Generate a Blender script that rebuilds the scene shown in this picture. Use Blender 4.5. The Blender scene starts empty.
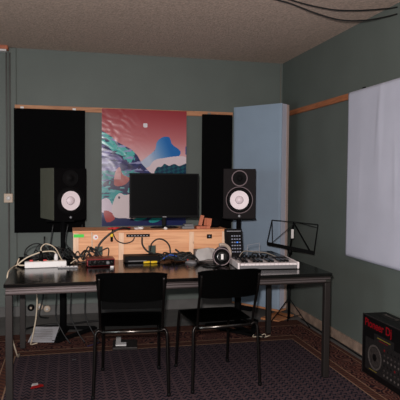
import bpy, bmesh, math, random
from mathutils import Vector, Matrix, noise

# ------------------------------------------------------------------ camera, world, light, exposure
SC = bpy.context.scene
F_PX, YAW, PITCH, ROLL, CAM_H = 556.2, 0.2312, 0.0409, 0.0086, 1.4071
_f = Vector((math.sin(YAW)*math.cos(PITCH), math.cos(YAW)*math.cos(PITCH), -math.sin(PITCH)))
_r = Vector((math.cos(YAW), -math.sin(YAW), 0)); _u = _r.cross(_f)
_r2 = math.cos(ROLL)*_r + math.sin(ROLL)*_u; _u2 = -math.sin(ROLL)*_r + math.cos(ROLL)*_u
cam_d = bpy.data.cameras.new('camera'); cam = bpy.data.objects.new('camera', cam_d)
SC.collection.objects.link(cam); SC.camera = cam
cam_d.sensor_width = 36; cam_d.lens = F_PX*36/400; cam_d.clip_start = 0.02
cam.matrix_world = Matrix(((_r2.x, _u2.x, -_f.x, 0), (_r2.y, _u2.y, -_f.y, 0), (_r2.z, _u2.z, -_f.z, CAM_H), (0, 0, 0, 1)))

world = bpy.data.worlds.new('world'); SC.world = world; world.use_nodes = True
world.node_tree.nodes['Background'].inputs[0].default_value = (0.5, 0.6, 0.75, 1)
world.node_tree.nodes['Background'].inputs[1].default_value = 0.05

def area_light(name, loc, target, size, power, color, size_y=None):
    d = bpy.data.lights.new(name, 'AREA'); d.energy = power; d.color = color; d.size = size
    if size_y: d.shape = 'RECTANGLE'; d.size_y = size_y
    o = bpy.data.objects.new(name, d); SC.collection.objects.link(o)
    o.location = loc; o.rotation_euler = (Vector(target)-Vector(loc)).to_track_quat('-Z', 'Y').to_euler()
    return o
# the camera's flash, a little above and to the left of the lens
flash = area_light('camera_flash', (-0.03, 0.03, CAM_H+0.10), (0.95, 4.6, 1.0), 0.05, 140, (1.0, 0.93, 0.91))
# weak daylight from a window in the left wall, behind the camera's left shoulder
daylight = area_light('window_daylight', (-2.55, 2.4, 1.25), (2.2, 4.4, 0.8), 1.8, 47, (0.80, 0.93, 1.0), 1.2)

vs = SC.view_settings
vs.view_transform = 'Standard'; vs.look = 'None'; vs.gamma = 1; vs.use_curve_mapping = False; vs.exposure = 0.0

# ------------------------------------------------------------------ helpers
R = random.Random(7)
def lin(c):
    return tuple(((x/255)/12.92 if x/255 <= 0.04045 else ((x/255+0.055)/1.055)**2.4) for x in c) + (1,)

def mat(name, rgb, rough=0.6, metal=0.0, noise_amt=0.0, noise_scale=30, bump=0.0, bump_scale=80, spec=0.5, sheen=0, rgb2=None, stretch=None, coat=0, emit=None):
    m = bpy.data.materials.new(name); m.use_nodes = True
    nt = m.node_tree; N = nt.nodes; L = nt.links; b = N['Principled BSDF']
    b.inputs['Base Color'].default_value = lin(rgb); b.inputs['Roughness'].default_value = rough
    b.inputs['Metallic'].default_value = metal; b.inputs['Specular IOR Level'].default_value = spec
    b.inputs['Sheen Weight'].default_value = sheen; b.inputs['Coat Weight'].default_value = coat
    if noise_amt or bump or rgb2:
        tc = N.new('ShaderNodeTexCoord'); mp = N.new('ShaderNodeMapping'); L.new(tc.outputs['Object'], mp.inputs[0])
        if stretch: mp.inputs['Scale'].default_value = stretch
    if noise_amt or rgb2:
        n = N.new('ShaderNodeTexNoise'); n.inputs['Scale'].default_value = noise_scale; n.inputs['Detail'].default_value = 4
        L.new(mp.outputs[0], n.inputs[0])
        r = N.new('ShaderNodeValToRGB'); L.new(n.outputs[0], r.inputs[0]); L.new(r.outputs[0], b.inputs['Base Color'])
        c = lin(rgb); c2 = lin(rgb2) if rgb2 else tuple(x*(1-noise_amt) for x in c[:3])+(1,)
        r.color_ramp.elements[0].position = 0.35; r.color_ramp.elements[1].position = 0.65
        r.color_ramp.elements[0].color = c2; r.color_ramp.elements[1].color = c
    if bump:
        n2 = N.new('ShaderNodeTexNoise'); n2.inputs['Scale'].default_value = bump_scale; n2.inputs['Detail'].default_value = 3
        L.new(mp.outputs[0], n2.inputs[0]); bp = N.new('ShaderNodeBump'); bp.inputs['Strength'].default_value = bump; bp.inputs['Distance'].default_value = 0.01
        L.new(n2.outputs[0], bp.inputs['Height']); L.new(bp.outputs[0], b.inputs['Normal'])
    if emit:
        b.inputs['Emission Color'].default_value = lin(emit[:3]); b.inputs['Emission Strength'].default_value = emit[3]
    return m

def wood_mat(name, c1, c2, axis=0, scale=3, rough=0.6):
    m = bpy.data.materials.new(name); m.use_nodes = True
    nt = m.node_tree; N = nt.nodes; L = nt.links; b = N['Principled BSDF']; b.inputs['Roughness'].default_value = rough
    tc = N.new('ShaderNodeTexCoord'); mp = N.new('ShaderNodeMapping'); L.new(tc.outputs['Object'], mp.inputs[0])
    s = [14, 14, 14]; s[axis] = 1.2; mp.inputs['Scale'].default_value = s
    n = N.new('ShaderNodeTexNoise'); n.inputs['Scale'].default_value = scale; n.inputs['Detail'].default_value = 6; n.inputs['Distortion'].default_value = 1.2
    L.new(mp.outputs[0], n.inputs[0]); r = N.new('ShaderNodeValToRGB'); L.new(n.outputs[0], r.inputs[0])
    r.color_ramp.elements[0].position = 0.3; r.color_ramp.elements[1].position = 0.62
    r.color_ramp.elements[0].color = lin(c2); r.color_ramp.elements[1].color = lin(c1)
    # knots
    v = N.new('ShaderNodeTexVoronoi'); v.inputs['Scale'].default_value = 5.5; L.new(tc.outputs['Object'], v.inputs[0])
    k = N.new('ShaderNodeValToRGB'); L.new(v.outputs['Distance'], k.inputs[0])
    k.color_ramp.elements[0].position = 0.03; k.color_ramp.elements[1].position = 0.09
    k.color_ramp.elements[0].color = (0.45, 0.35, 0.3, 1); k.color_ramp.elements[1].color = (1, 1, 1, 1)
    mx = N.new('ShaderNodeMixRGB'); mx.blend_type = 'MULTIPLY'; mx.inputs[0].default_value = 1
    L.new(r.outputs[0], mx.inputs[1]); L.new(k.outputs[0], mx.inputs[2]); L.new(mx.outputs[0], b.inputs['Base Color'])
    return m

def obj(name, bm, m, parent=None, smooth=False, bevel=0, loc=None):
    me = bpy.data.meshes.new(name); bmesh.ops.recalc_face_normals(bm, faces=bm.faces); bm.to_mesh(me); bm.free()
    mats = m if isinstance(m, (list, tuple)) else [m]
    for x in mats: me.materials.append(x)
    if smooth:
        for p in me.polygons: p.use_smooth = True
    o = bpy.data.objects.new(name, me); SC.collection.objects.link(o)
    if parent is not None: o.parent = parent
    if bevel:
        md = o.modifiers.new('bevel', 'BEVEL'); md.width = bevel; md.segments = 2; md.limit_method = 'ANGLE'
    return o

def thing(name, label, cat, loc=(0, 0, 0), rz=0, group=None, rot=None):
    o = bpy.data.objects.new(name, None); SC.collection.objects.link(o)
    o.location = loc; o.rotation_euler = rot if rot else (0, 0, rz); o.empty_display_size = 0.05
    o['label'] = label; o['category'] = cat
    if group: o['group'] = group
    return o
def tag(o, label, cat, group=None):
    o['label'] = label; o['category'] = cat
    if group: o['group'] = group
    return o
def struct(o): o['kind'] = 'structure'; return o

def B(): return bmesh.new()
def box(bm, x0, x1, y0, y1, z0, z1, M=None, mi=0):
    vs_ = [bm.verts.new(Vector(c)) for c in ((x0,y0,z0),(x1,y0,z0),(x1,y1,z0),(x0,y1,z0),(x0,y0,z1),(x1,y0,z1),(x1,y1,z1),(x0,y1,z1))]
    for f in ((0,3,2,1),(4,5,6,7),(0,1,5,4),(1,2,6,5),(2,3,7,6),(3,0,4,7)):
        bm.faces.new([vs_[i] for i in f]).material_index = mi
    if M: bmesh.ops.transform(bm, matrix=M, verts=vs_)
    return bm
def lathe(bm, prof, M=None, n=32, mi=0, close=True):
    """prof: list of (radius, height) about +Z"""
    rings = []; allv = []
    for r, z in prof:
        if r < 1e-6: v = [bm.verts.new((0, 0, z))]
        else: v = [bm.verts.new((r*math.cos(2*math.pi*i/n), r*math.sin(2*math.pi*i/n), z)) for i in range(n)]
        rings.append(v); allv += v
    for a, b in zip(rings, rings[1:]):
        for i in range(n):
            j = (i+1) % n
            if len(a) == 1 and len(b) == 1: continue
            if len(a) == 1: fs = [a[0], b[i], b[j]]
            elif len(b) == 1: fs = [a[i], a[j], b[0]]
            else: fs = [a[i], a[j], b[j], b[i]]
            bm.faces.new(fs).material_index = mi
    if close:
        for ring in (rings[0], rings[-1]):
            if len(ring) > 1:
                try: bm.faces.new(ring).material_index = mi
                except ValueError: pass
    if M: bmesh.ops.transform(bm, matrix=M, verts=allv)
    return bm
def smooth_path(pts, n=6):
    P = [Vector(p) for p in pts]
    if len(P) < 3: return P
    out = []
    for i in range(len(P)-1):
        p0 = P[max(i-1, 0)]; p1 = P[i]; p2 = P[i+1]; p3 = P[min(i+2, len(P)-1)]
        for k in range(n):
            t = k/n
            out.append(0.5*((2*p1)+(-p0+p2)*t+(2*p0-5*p1+4*p2-p3)*t*t+(-p0+3*p1-3*p2+p3)*t**3))
    out.append(P[-1]); return out
def tube(bm, pts, r, sides=8, smooth=True, n=6, mi=0, closed=False):
    P = smooth_path(pts, n) if smooth else [Vector(p) for p in pts]
    up = Vector((0, 0, 1)); rings = []; prev = None
    for i, p in enumerate(P):
        if closed: t = (P[(i+1) % len(P)]-P[i-1])
        else: t = (P[min(i+1, len(P)-1)]-P[max(i-1, 0)])
        if t.length < 1e-9: t = Vector((0, 0, 1))
        t.normalize()
        if prev is None:
            a = up if abs(t.dot(up)) < 0.9 else Vector((1, 0, 0)); n1 = t.cross(a).normalized()
        else:
            n1 = (prev - t*prev.dot(t))
            n1 = n1.normalized() if n1.length > 1e-6 else t.orthogonal().normalized()
        prev = n1; n2 = t.cross(n1)
        rr = r[i] if isinstance(r, list) else r
        rings.append([bm.verts.new(p+rr*(math.cos(2*math.pi*k/sides)*n1+math.sin(2*math.pi*k/sides)*n2)) for k in range(sides)])
    pairs = list(zip(rings, rings[1:])) + ([(rings[-1], rings[0])] if closed else [])
    for a, b in pairs:
        for k in range(sides):
            j = (k+1) % sides; bm.faces.new([a[k], a[j], b[j], b[k]]).material_index = mi
    if not closed:
        bm.faces.new(rings[0][::-1]).material_index = mi; bm.faces.new(rings[-1]).material_index = mi
    return bm
def bar(bm, a, b, w, h=None, mi=0):
    """square bar from a to b"""
    h = h or w; a = Vector(a); b = Vector(b); d = b-a
    q = d.to_track_quat('Z', 'Y').to_matrix().to_4x4()
    return box(bm, -w/2, w/2, -h/2, h/2, 0, d.length, Matrix.Translation(a) @ q, mi)
def T(x=0, y=0, z=0): return Matrix.Translation((x, y, z))
def RX(a): return Matrix.Rotation(math.radians(a), 4, 'X')
def RY(a): return Matrix.Rotation(math.radians(a), 4, 'Y')
def RZ(a): return Matrix.Rotation(math.radians(a), 4, 'Z')
def text_obj(name, s, size, m, M, parent, bold=0.0):
    c = bpy.data.curves.new(name, 'FONT'); c.body = s; c.size = size; c.extrude = 0.0004; c.offset = bold; c.align_x = 'LEFT'
    tmp = bpy.data.objects.new(name, c); SC.collection.objects.link(tmp)
    bpy.context.view_layer.update()
    me = bpy.data.meshes.new_from_object(tmp.evaluated_get(bpy.context.evaluated_depsgraph_get()))
    bpy.data.objects.remove(tmp); bpy.data.curves.remove(c)
    me.transform(M); me.materials.clear(); me.materials.append(m)
    o = bpy.data.objects.new(name, me); SC.collection.objects.link(o); o.parent = parent
    return o

# ------------------------------------------------------------------ materials
M = {}
M['wall'] = mat('sage_wall_paint', (95, 103, 98), 0.6, noise_amt=0.08, noise_scale=3, bump=0.05, bump_scale=30)
M['ceiling'] = mat('stippled_ceiling', (206, 182, 166), 0.9, noise_amt=0.30, noise_scale=55, bump=0.7, bump_scale=70)
M['floor'] = mat('grey_concrete', (100, 98, 96), 0.75, noise_amt=0.2, noise_scale=8)
M['skirt'] = mat('grey_skirting', (98, 96, 94), 0.7, noise_amt=0.15, noise_scale=9)
M['plaster'] = mat('bare_plaster', (165, 140, 122), 0.9, noise_amt=0.4, noise_scale=12, bump=0.3)
M['batten'] = wood_mat('batten_wood', (196, 140, 100), (160, 102, 68), 0)
M['batten_y'] = wood_mat('batten_wood_side', (176, 108, 70), (140, 84, 52), 1)
M['black_fabric'] = mat('black_fabric', (9, 9, 10), 0.95, spec=0.05, bump=0.1, bump_scale=200)
M['blue_fabric'] = mat('pale_blue_fabric', (146, 164, 182), 0.9, spec=0.1, noise_amt=0.04, noise_scale=6)
M['lilac_fabric'] = mat('lilac_white_fabric', (196, 198, 213), 0.9, spec=0.1, noise_amt=0.05, noise_scale=4)
M['frame_wood'] = wood_mat('pale_frame_wood', (196, 176, 168), (186, 164, 156), 2)
M['box_wood'] = wood_mat('pine_plywood', (230, 172, 128), (204, 140, 98), 0, 2.2)
M['box_wood_edge'] = wood_mat('pine_edge', (228, 165, 118), (205, 135, 90), 0)
M['box_divider'] = wood_mat('pine_divider', (232, 196, 166), (218, 176, 144), 2)
M['red_wood'] = wood_mat('reddish_wood', (190, 112, 80), (150, 78, 52), 2)
M['parquet'] = wood_mat('orange_board', (200, 138, 92), (160, 100, 62), 0)
M['black_plastic'] = mat('black_plastic', (9, 9, 10), 0.55, spec=0.1)
M['black_matte'] = mat('matte_black', (8, 8, 9), 0.85, spec=0.1)
M['black_gloss'] = mat('gloss_black', (6, 6, 7), 0.18)
M['cable'] = mat('black_cable_rubber', (11, 11, 12), 0.5)
M['top'] = mat('black_table_laminate', (7, 6, 6), 0.17, noise_amt=0.3, noise_scale=40, spec=0.4, bump=0.01)
M['steel'] = mat('grey_steel', (84, 75, 74), 0.3, metal=0.95)
M['rail_ridge'] = mat('rail_highlight', (110, 101, 101), 0.35, metal=0.7)  # rail's highlight along the ridges, put in as a paler colour
M['leg_steel'] = mat('dark_grey_steel', (42, 37, 35), 0.5, metal=0.4, noise_amt=0.1, noise_scale=10)
M['chrome'] = mat('chrome', (110, 106, 102), 0.3, metal=1.0)
M['dark_chrome'] = mat('darkened_chrome', (36, 33, 32), 0.35, metal=0.9)  # chair chrome darkened in colour; only the rear crossbar has the bright copy
M['leather'] = mat('black_leatherette', (4, 4, 4), 0.65, spec=0.04, bump=0.05, bump_scale=120)
M['white_plastic'] = mat('white_plastic', (222, 218, 216), 0.4)
M['cream_plastic'] = mat('cream_plastic', (200, 180, 160), 0.5)
M['white_cable'] = mat('cream_cable', (205, 188, 165), 0.5)
M['grey_cable'] = mat('grey_cable', (130, 122, 112), 0.5)
M['cone'] = mat('white_cone', (240, 226, 230), 0.5)
M['cone_cap'] = mat('white_cone_cap', (232, 216, 222), 0.4)
M['ring'] = mat('grey_ring', (125, 110, 113), 0.6, spec=0.2)  # grey stands for the glint on the right speaker's rings; plain headphone trim too
M['rubber'] = mat('rubber_surround', (8, 7, 8), 0.7, spec=0.12)
M['baffle'] = mat('dark_baffle', (27, 23, 24), 0.7, spec=0.12)  # black lifted for the light on the right speaker; drum pads share it
M['baffle2'] = mat('black_baffle', (8, 7, 8), 0.8, spec=0.05)  # same black for the left speaker's front, without that light
M['cabinet'] = mat('lit_cabinet_vinyl', (100, 100, 86), 0.55, noise_amt=0.25, noise_scale=12, stretch=(20, 20, 1))  # left speaker's black vinyl, with the light on its side put into the colour
M['logo'] = mat('grey_print', (150, 150, 155), 0.5)
M['red_plastic'] = mat('dark_red_aluminium', (120, 18, 24), 0.35, metal=0.3)
M['red'] = mat('red_plastic', (190, 30, 30), 0.4)
M['red_print'] = mat('red_print', (128, 12, 22), 0.6, spec=0.1)
M['blue_led'] = mat('blue_button', (70, 130, 220), 0.4, emit=(60, 130, 255, 0.6))
M['button'] = mat('grey_button', (130, 135, 150), 0.5)
M['silver'] = mat('silver_plastic', (112, 110, 112), 0.45, metal=0.2)
M['key_white'] = mat('piano_white', (225, 215, 215), 0.35)
M['paper'] = mat('white_paper', (246, 244, 248), 0.8, noise_amt=0.06, noise_scale=12)
M['package'] = mat('grey_carton', (120, 108, 104), 0.7, noise_amt=0.3, noise_scale=20)
M['green_tape'] = mat('green_tape', (62, 205, 66), 0.6)
M['yellow'] = mat('yellow_plastic', (228, 190, 40), 0.5)
M['port'] = mat('dark_green_port', (38, 58, 50), 0.6)
M['carton_black'] = mat('black_carton', (9, 8, 9), 0.5, spec=0.25)
M['carton_edge'] = mat('scuffed_carton_edge', (40, 34, 34), 0.6, noise_amt=0.4, noise_scale=30)
M['print_dark'] = mat('dark_print', (26, 22, 22), 0.6, noise_amt=0.5, noise_scale=40)
M['print_mid'] = mat('mid_print', (54, 47, 45), 0.6, noise_amt=0.5, noise_scale=50)
M['print_yellow'] = mat('dull_yellow_print', (120, 104, 40), 0.6, spec=0.1)
M['print_red'] = mat('dull_red_print', (100, 22, 26), 0.6, spec=0.1)
M['print_light'] = mat('light_print', (80, 73, 70), 0.6, noise_amt=0.4, noise_scale=60)
M['screen'] = mat('dark_screen', (4, 4, 5), 0.5, spec=0.04)
M['beige_pad'] = mat('beige_headband', (176, 160, 146), 0.5)
M['magenta'] = mat('blue_cable', (40, 80, 170), 0.5)

# rug material
def rug_mat():
    m = bpy.data.materials.new('oriental_rug'); m.use_nodes = True
    nt = m.node_tree; N = nt.nodes; L = nt.links; b = N['Principled BSDF']; b.inputs['Roughness'].default_value = 1; b.inputs['Specular IOR Level'].default_value = 0.1
    tc = N.new('ShaderNodeTexCoord'); sx = N.new('ShaderNodeSeparateXYZ'); L.new(tc.outputs['Object'], sx.inputs[0])
    def mth(op, a, b_=None, c=None):
        n = N.new('ShaderNodeMath'); n.operation = op
        for i, v in enumerate((a, b_, c)):
            if v is None: continue
            if isinstance(v, (int, float)): n.inputs[i].default_value = v
            else: L.new(v, n.inputs[i])
        return n.outputs[0]
    X, Y = sx.outputs[0], sx.outputs[1]
    dx = mth('MAXIMUM', mth('SUBTRACT', X, 1.885), mth('SUBTRACT', -0.405, X))
    dy = mth('SUBTRACT', Y, 4.465)
    dy = mth('MULTIPLY', dy, 0.62)
    d = mth('MAXIMUM', dx, dy)               # distance outside the inner field
    # field motif: small zig-zag cells
    cmb = N.new('ShaderNodeCombineXYZ'); L.new(X, cmb.inputs[0]); L.new(Y, cmb.inputs[1])
    zz = mth('PINGPONG', mth('MULTIPLY', X, 26), 0.5)
    ph = mth('ADD', mth('MULTIPLY', Y, 20), mth('MULTIPLY', zz, 1.3))
    st = mth('PINGPONG', ph, 0.5)
    motif = mth('GREATER_THAN', st, 0.30)
    cell = mth('GREATER_THAN', mth('PINGPONG', mth('MULTIPLY', X, 13), 0.5), 0.10)
    motif = mth('MULTIPLY', motif, cell)
    nz = N.new('ShaderNodeTexNoise'); nz.inputs['Scale'].default_value = 60; L.new(tc.outputs['Object'], nz.inputs[0])
    def mix(fac, c1, c2):
        n = N.new('ShaderNodeMixRGB')
        if isinstance(fac, (int, float)): n.inputs[0].default_value = fac
        else: L.new(fac, n.inputs[0])
        for i, c in ((1, c1), (2, c2)):
            if isinstance(c, tuple): n.inputs[i].default_value = c
            else: L.new(c, n.inputs[i])
        return n.outputs[0]
    field = mix(motif, lin((76, 60, 64)), lin((24, 27, 38)))
    # border motif: voronoi medallions
    v = N.new('ShaderNodeTexVoronoi'); v.inputs['Scale'].default_value = 10; L.new(tc.outputs['Object'], v.inputs[0])
    bm1 = mth('GREATER_THAN', mth('PINGPONG', mth('MULTIPLY', v.outputs['Distance'], 5), 0.5), 0.26)
    n3 = N.new('ShaderNodeTexNoise'); n3.inputs['Scale'].default_value = 26; L.new(tc.outputs['Object'], n3.inputs[0])
    base_b = mix(mth('GREATER_THAN', n3.outputs[0], 0.52), lin((62, 30, 30)), lin((36, 26, 32)))
    border = mix(mth('MULTIPLY', bm1, 0.8), base_b, lin((118, 80, 68)))
    guard = mix(mth('GREATER_THAN', mth('PINGPONG', mth('MULTIPLY', mth('ADD', X, Y), 18), 0.5), 0.25), lin((92, 58, 46)), lin((70, 46, 42)))
    line = lin((142, 112, 92))
    col = field
    def band(col, a, bb, c):
        inside = mth('MULTIPLY', mth('GREATER_THAN', d, a), mth('LESS_THAN', d, bb)); return mix(inside, col, c)
    col = band(col, 0.0, 0.075, guard); col = band(col, 0.0, 0.010, line); col = band(col, 0.068, 0.076, line)
    col = band(col, 0.076, 0.27, border)
    col = band(col, 0.27, 0.9, guard); col = band(col, 0.262, 0.270, line)
    hs = N.new('ShaderNodeMixRGB'); hs.blend_type = 'MULTIPLY'; hs.inputs[0].default_value = 0.6; L.new(col, hs.inputs[1])
    rr = N.new('ShaderNodeValToRGB'); L.new(nz.outputs[0], rr.inputs[0]); rr.color_ramp.elements[0].position = 0.3; rr.color_ramp.elements[1].position = 0.6
    rr.color_ramp.elements[0].color = (0.4, 0.4, 0.4, 1); L.new(rr.outputs[0], hs.inputs[2]); L.new(hs.outputs[0], b.inputs['Base Color'])
    return m
M['rug'] = rug_mat()

# ------------------------------------------------------------------ the room
XR, YB, ZC, XL, YF = 2.284, 5.791, 2.661, -2.6, -1.6
def slab(name, *a, m): return struct(obj(name, box(B(), *a), m))
slab('floor', XL-.1, XR+.1, YF-.1, YB+.1, -0.1, 0, m=M['floor'])
slab('ceiling', XL-.1, XR+.1, YF-.1, YB+.1, ZC, ZC+.1, m=M['ceiling'])
slab('wall_back', XL-.1, XR+.1, YB, YB+.1, 0, ZC, m=M['wall'])
slab('wall_right', XR, XR+.1, YF, YB, 0, ZC, m=M['wall'])
slab('wall_left', XL-.1, XL, YF, YB, 0, ZC, m=M['wall'])
slab('wall_front', XL-.1, XR+.1, YF-.1, YF, 0, ZC, m=M['wall'])
slab('trim_1', -0.52, 1.712, YB-.022, YB, 2.055, 2.105, m=M['batten'])
slab('trim_2', XR-.022, XR, 1.5, YB-.03, 2.065, 2.115, m=M['batten_y'])
slab('baseboard_back', XL, XR, YB-.012, YB, 0, 0.10, m=M['skirt'])
slab('baseboard_right', XR-.012, XR, YF, YB-.012, 0, 0.08, m=M['plaster'])
# wooden ceiling ledge at the far left, and the shallow pilaster beside it
bm = B(); box(bm, -1.9, -0.575, YB-.10, YB, 2.625, ZC); slab_o = struct(obj('trim_3', bm, M['red_wood'], bevel=0.004))
bm = B(); box(bm, -1.9, -0.59, YB-.09, YB-.015, 2.608, 2.6245); struct(obj('trim_4', bm, M['white_plastic']))
bm = B(); box(bm, -0.575, -0.505, YB-.02, YB, 0.10, ZC); struct(obj('trim_5', bm, M['wall'], bevel=0.006))

# rug
bm = B(); box(bm, -1.05, 2.19, 1.2, 5.08, 0.0, 0.008)
tag(obj('rug', bm, M['rug']), 'large worn oriental rug with dark patterned field and reddish border on the floor', 'rug')

# conduit pipes and switch box at the far left
t = thing('wall_socket', 'small cream wall switch box on thin conduits at the far left', 'socket', (-0.582, YB-.02, 1.186))
bm = B(); box(bm, -0.042, 0.042, -0.03, 0.0, -0.045, 0.045); obj('back_box', bm, M['cream_plastic'], t, bevel=0.006)
bm = B(); lathe(bm, [(0, 0.012), (0.018, 0.012), (0.022, 0.004), (0.022, 0)], T(0.002, -0.03, 0.0) @ RX(90)); obj('socket_face', bm, M['white_plastic'], t, smooth=True)
for x in (-0.014, 0.018):
    bm = B(); tube(bm, [(x, -0.008, 0.045), (x, -0.008, 1.42)], 0.007, smooth=False); obj('conduit', bm, M['skirt'], t, smooth=True)
bm = B(); tube(bm, [(0.002, -0.008, -0.045), (0.002, -0.008, -1.08)], 0.007, smooth=False); obj('conduit', bm, M['skirt'], t, smooth=True)

# thin cable in the corner
bm = B(); tube(bm, [(XR-.035, YB-.035, 2.655), (XR-.035, YB-.035, 0.06)], 0.004, smooth=False)
tag(obj('corner_cable', bm, M['grey_cable'], smooth=True), 'thin painted cable running down the corner behind the blue panel', 'cable')

# two cables under the ceiling
for pts, lab in (([(0.9, 3.6, 2.66), (1.15, 3.6, 2.65), (1.378, 3.6, 2.611), (1.48, 3.6, 2.592), (1.65, 3.6, 2.545), (1.839, 3.6, 2.511), (2.031, 3.6, 2.522), (2.2, 3.6, 2.56), (2.283, 3.6, 2.585)], 'lower of the two black cables sagging below the ceiling at right'),
                 ([(1.1, 3.55, 2.66), (1.3, 3.58, 2.648), (1.472, 3.6, 2.619), (1.612, 3.6, 2.594), (1.8, 3.6, 2.577), (1.991, 3.6, 2.588), (2.2, 3.6, 2.616), (2.283, 3.6, 2.633)], 'upper of the two black cables sagging below the ceiling at right')):
    bm = B(); tube(bm, pts, 0.0055); tag(obj('ceiling_cable', bm, M['cable'], smooth=True), lab, 'cable', 'cables below the ceiling')

# ------------------------------------------------------------------ acoustic panels
def soft_panel(bm, w, h, t, seed=0, wr=0.003, nx=24, nz=40):
    """padded panel: local x 0..w, z 0..h, front face at y=-t with light wrinkles"""
    g = []
    for j in range(nz+1):
        row = []
        for i in range(nx+1):
            x = w*i/nx; z = h*j/nz
            e = min(i, nx-i, j, nz-j); edge = 0 if e == 0 else 1
            k = noise.noise(Vector((x*5+seed, z*1.6, seed))) * wr
            row.append(bm.verts.new((x, (-t + (0.006 if not edge else 0) - k*edge), z)))
        g.append(row)
    for j in range(nz):
        for i in range(nx): bm.faces.new([g[j][i], g[j][i+1], g[j+1][i+1], g[j+1][i]])
    ring = [g[0][i] for i in range(nx+1)] + [g[j][nx] for j in range(1, nz+1)] + [g[nz][i] for i in range(nx-1, -1, -1)] + [g[j][0] for j in range(nz-1, 0, -1)]
    back = [bm.verts.new((v.co.x, 0, v.co.z)) for v in ring]; n = len(ring)
    for i in range(n):
        j = (i+1) % n; bm.faces.new([ring[j], ring[i], back[i], back[j]])
    bm.faces.new(back)
    return bm
for x0, x1, z0, z1, lab in ((-0.525, 0.157, 0.845, 2.065, 'large black acoustic panel hung on back wall behind the left speaker'),
                            (1.372, 1.695, 0.86, 2.072, 'narrow black acoustic panel on back wall between poster and blue panel')):
    t = thing('acoustic_panel', lab, 'acoustic panel', (x0, YB-.023, z0))
    o = obj('padding', soft_panel(B(), x1-x0, z1-z0, 0.05, seed=x0), M['black_fabric'], t, smooth=False)
    for cx in ((0.075, 0.575) if x0 < 0 else (0.075,)):
        bm = B(); box(bm, cx-.016, cx+.016, -0.012, -0.001, z1-z0-0.005, z1-z0+0.022); obj('hanging_clip', bm, M['white_plastic'] if x0 < 0 else M['grey_cable'], t)

ang = math.atan2(5.22-5.70, 2.056-1.704)
t = thing('acoustic_panel', 'tall pale blue fabric panel standing across the room corner with bare wood edge', 'acoustic panel', (1.704, 5.685, 0.085), ang)
wid = 0.596
bm = B(); box(bm, 0.0005, wid-.0005, 0.0, 0.082, 0.002, 2.060)
obj('core', bm, M['lilac_fabric'], t, bevel=0.003)
obj('cover', soft_panel(B(), wid, 2.062, 0.014, seed=3, wr=0.002), M['blue_fabric'], t).location.y = -0.0003
bm = B()
for a in ((0.0, 0.03, 0, 2.055), (wid-.025, wid+.003, 0, 2.055)): box(bm, a[0], a[1], 0.0825, 0.122, a[2], a[3])
box(bm, 0.03, wid-.025, 0.0825, 0.122, 0, 0.03); box(bm, 0.03, wid-.025, 0.0825, 0.122, 2.025, 2.055)
obj('wooden_frame', bm, M['frame_wood'], t)
bm = B(); box(bm, 0.0, wid, -0.008, 0.12, -0.022, -0.002); obj('bottom_batten', bm, M['batten'], t)
bm = B(); box(bm, 0.04, 0.22, 0.02, 0.09, -0.085, -0.0225); obj('foot_block', bm, M['black_matte'], t)

t = thing('acoustic_panel', 'large white lilac fabric panel hung on the right wall', 'acoustic panel', (XR-.024, 4.205, 0.768), math.radians(-90))
def wr_panel():
    bm = soft_panel(B(), 1.35, 1.342, 0.03, seed=9, wr=0.004, nx=70, nz=60)
    for v in bm.verts:
        if v.co.y < -0.02:
            x, z = v.co.x, v.co.z/1.342
            for c, s, a, z0 in ((0.46, 0.10, 0.007, 0.80), (0.50, 0.06, 0.005, 0.72), (0.22, 0.04, 0.002, 0.5), (0.70, -0.05, 0.004, 0.5)):
                d = x - (c + s*(z-0.6)); v.co.y -= a*math.exp(-(d/0.018)**2)*math.exp(-((z-z0)/0.2)**2)
    return bm
obj('padding', wr_panel(), M['lilac_fabric'], t, smooth=True)
bm = B(); box(bm, 0.20, 0.24, -0.012, -0.002, 1.342, 1.356); obj('hanging_clip', bm, M['black_matte'], t)

# ------------------------------------------------------------------ poster (print is in the vertex colours)
def inpoly(x, y, P):
    c = False; n = len(P); j = n-1
    for i in range(n):
        xi, yi = P[i]; xj, yj = P[j]
        if (yi > y) != (yj > y) and x < (xj-xi)*(y-yi)/(yj-yi)+xi: c = not c
        j = i
    return c
def lerp(a, b, t): t = max(0, min(1, t)); return tuple(a[i]+(b[i]-a[i])*t for i in range(3))
def spl(P):
    out = []
    n = len(P)
    for i in range(n):
        p0, p1, p2, p3 = P[i-1], P[i], P[(i+1) % n], P[(i+2) % n]
        for k in range(4):
            t = k/4
            out.append(tuple(0.5*(2*p1[c]+(-p0[c]+p2[c])*t+(2*p0[c]-5*p1[c]+4*p2[c]-p3[c])*t*t+(-p0[c]+3*p1[c]-3*p2[c]+p3[c])*t**3) for c in (0, 1)))
    return out
hill = spl([(38, 54), (46, 47), (54, 40), (56, 32), (62, 27), (69, 27), (72, 34), (79, 39), (81, 43), (76, 48), (62, 50), (50, 56), (42, 60), (34, 62)])
cloud = spl([(46, 62), (53, 51), (64, 48), (79, 46), (88, 48), (90, 60), (70, 66), (46, 66)])
bush = spl([(54, 66), (56, 58), (61, 57), (64, 54), (69, 56), (74, 54), (80, 56), (88, 54), (90, 68), (70, 70)])
mount = [(-2, 21), (4, 24), (9, 28), (16, 33), (22, 36), (30, 40), (36, 46), (41, 55), (48, 62), (54, 66), (56, 120), (-2, 120)]
snow = spl([(-2, 24), (5, 25), (11, 29), (15, 36), (21, 36), (26, 40), (32, 42), (33, 46), (28, 55), (24, 53), (20, 47), (12, 43), (4, 36), (-2, 34)])
purple = spl([(-2, 37), (8, 41), (17, 46), (22, 54), (20, 62), (8, 66), (-2, 66)])
navy2 = spl([(18, 56), (24, 50), (29, 56), (42, 60), (40, 66), (24, 64)])
teal1 = spl([(-2, 63), (8, 61), (18, 64), (26, 60), (38, 64), (40, 72), (14, 74), (-2, 76)])
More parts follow.
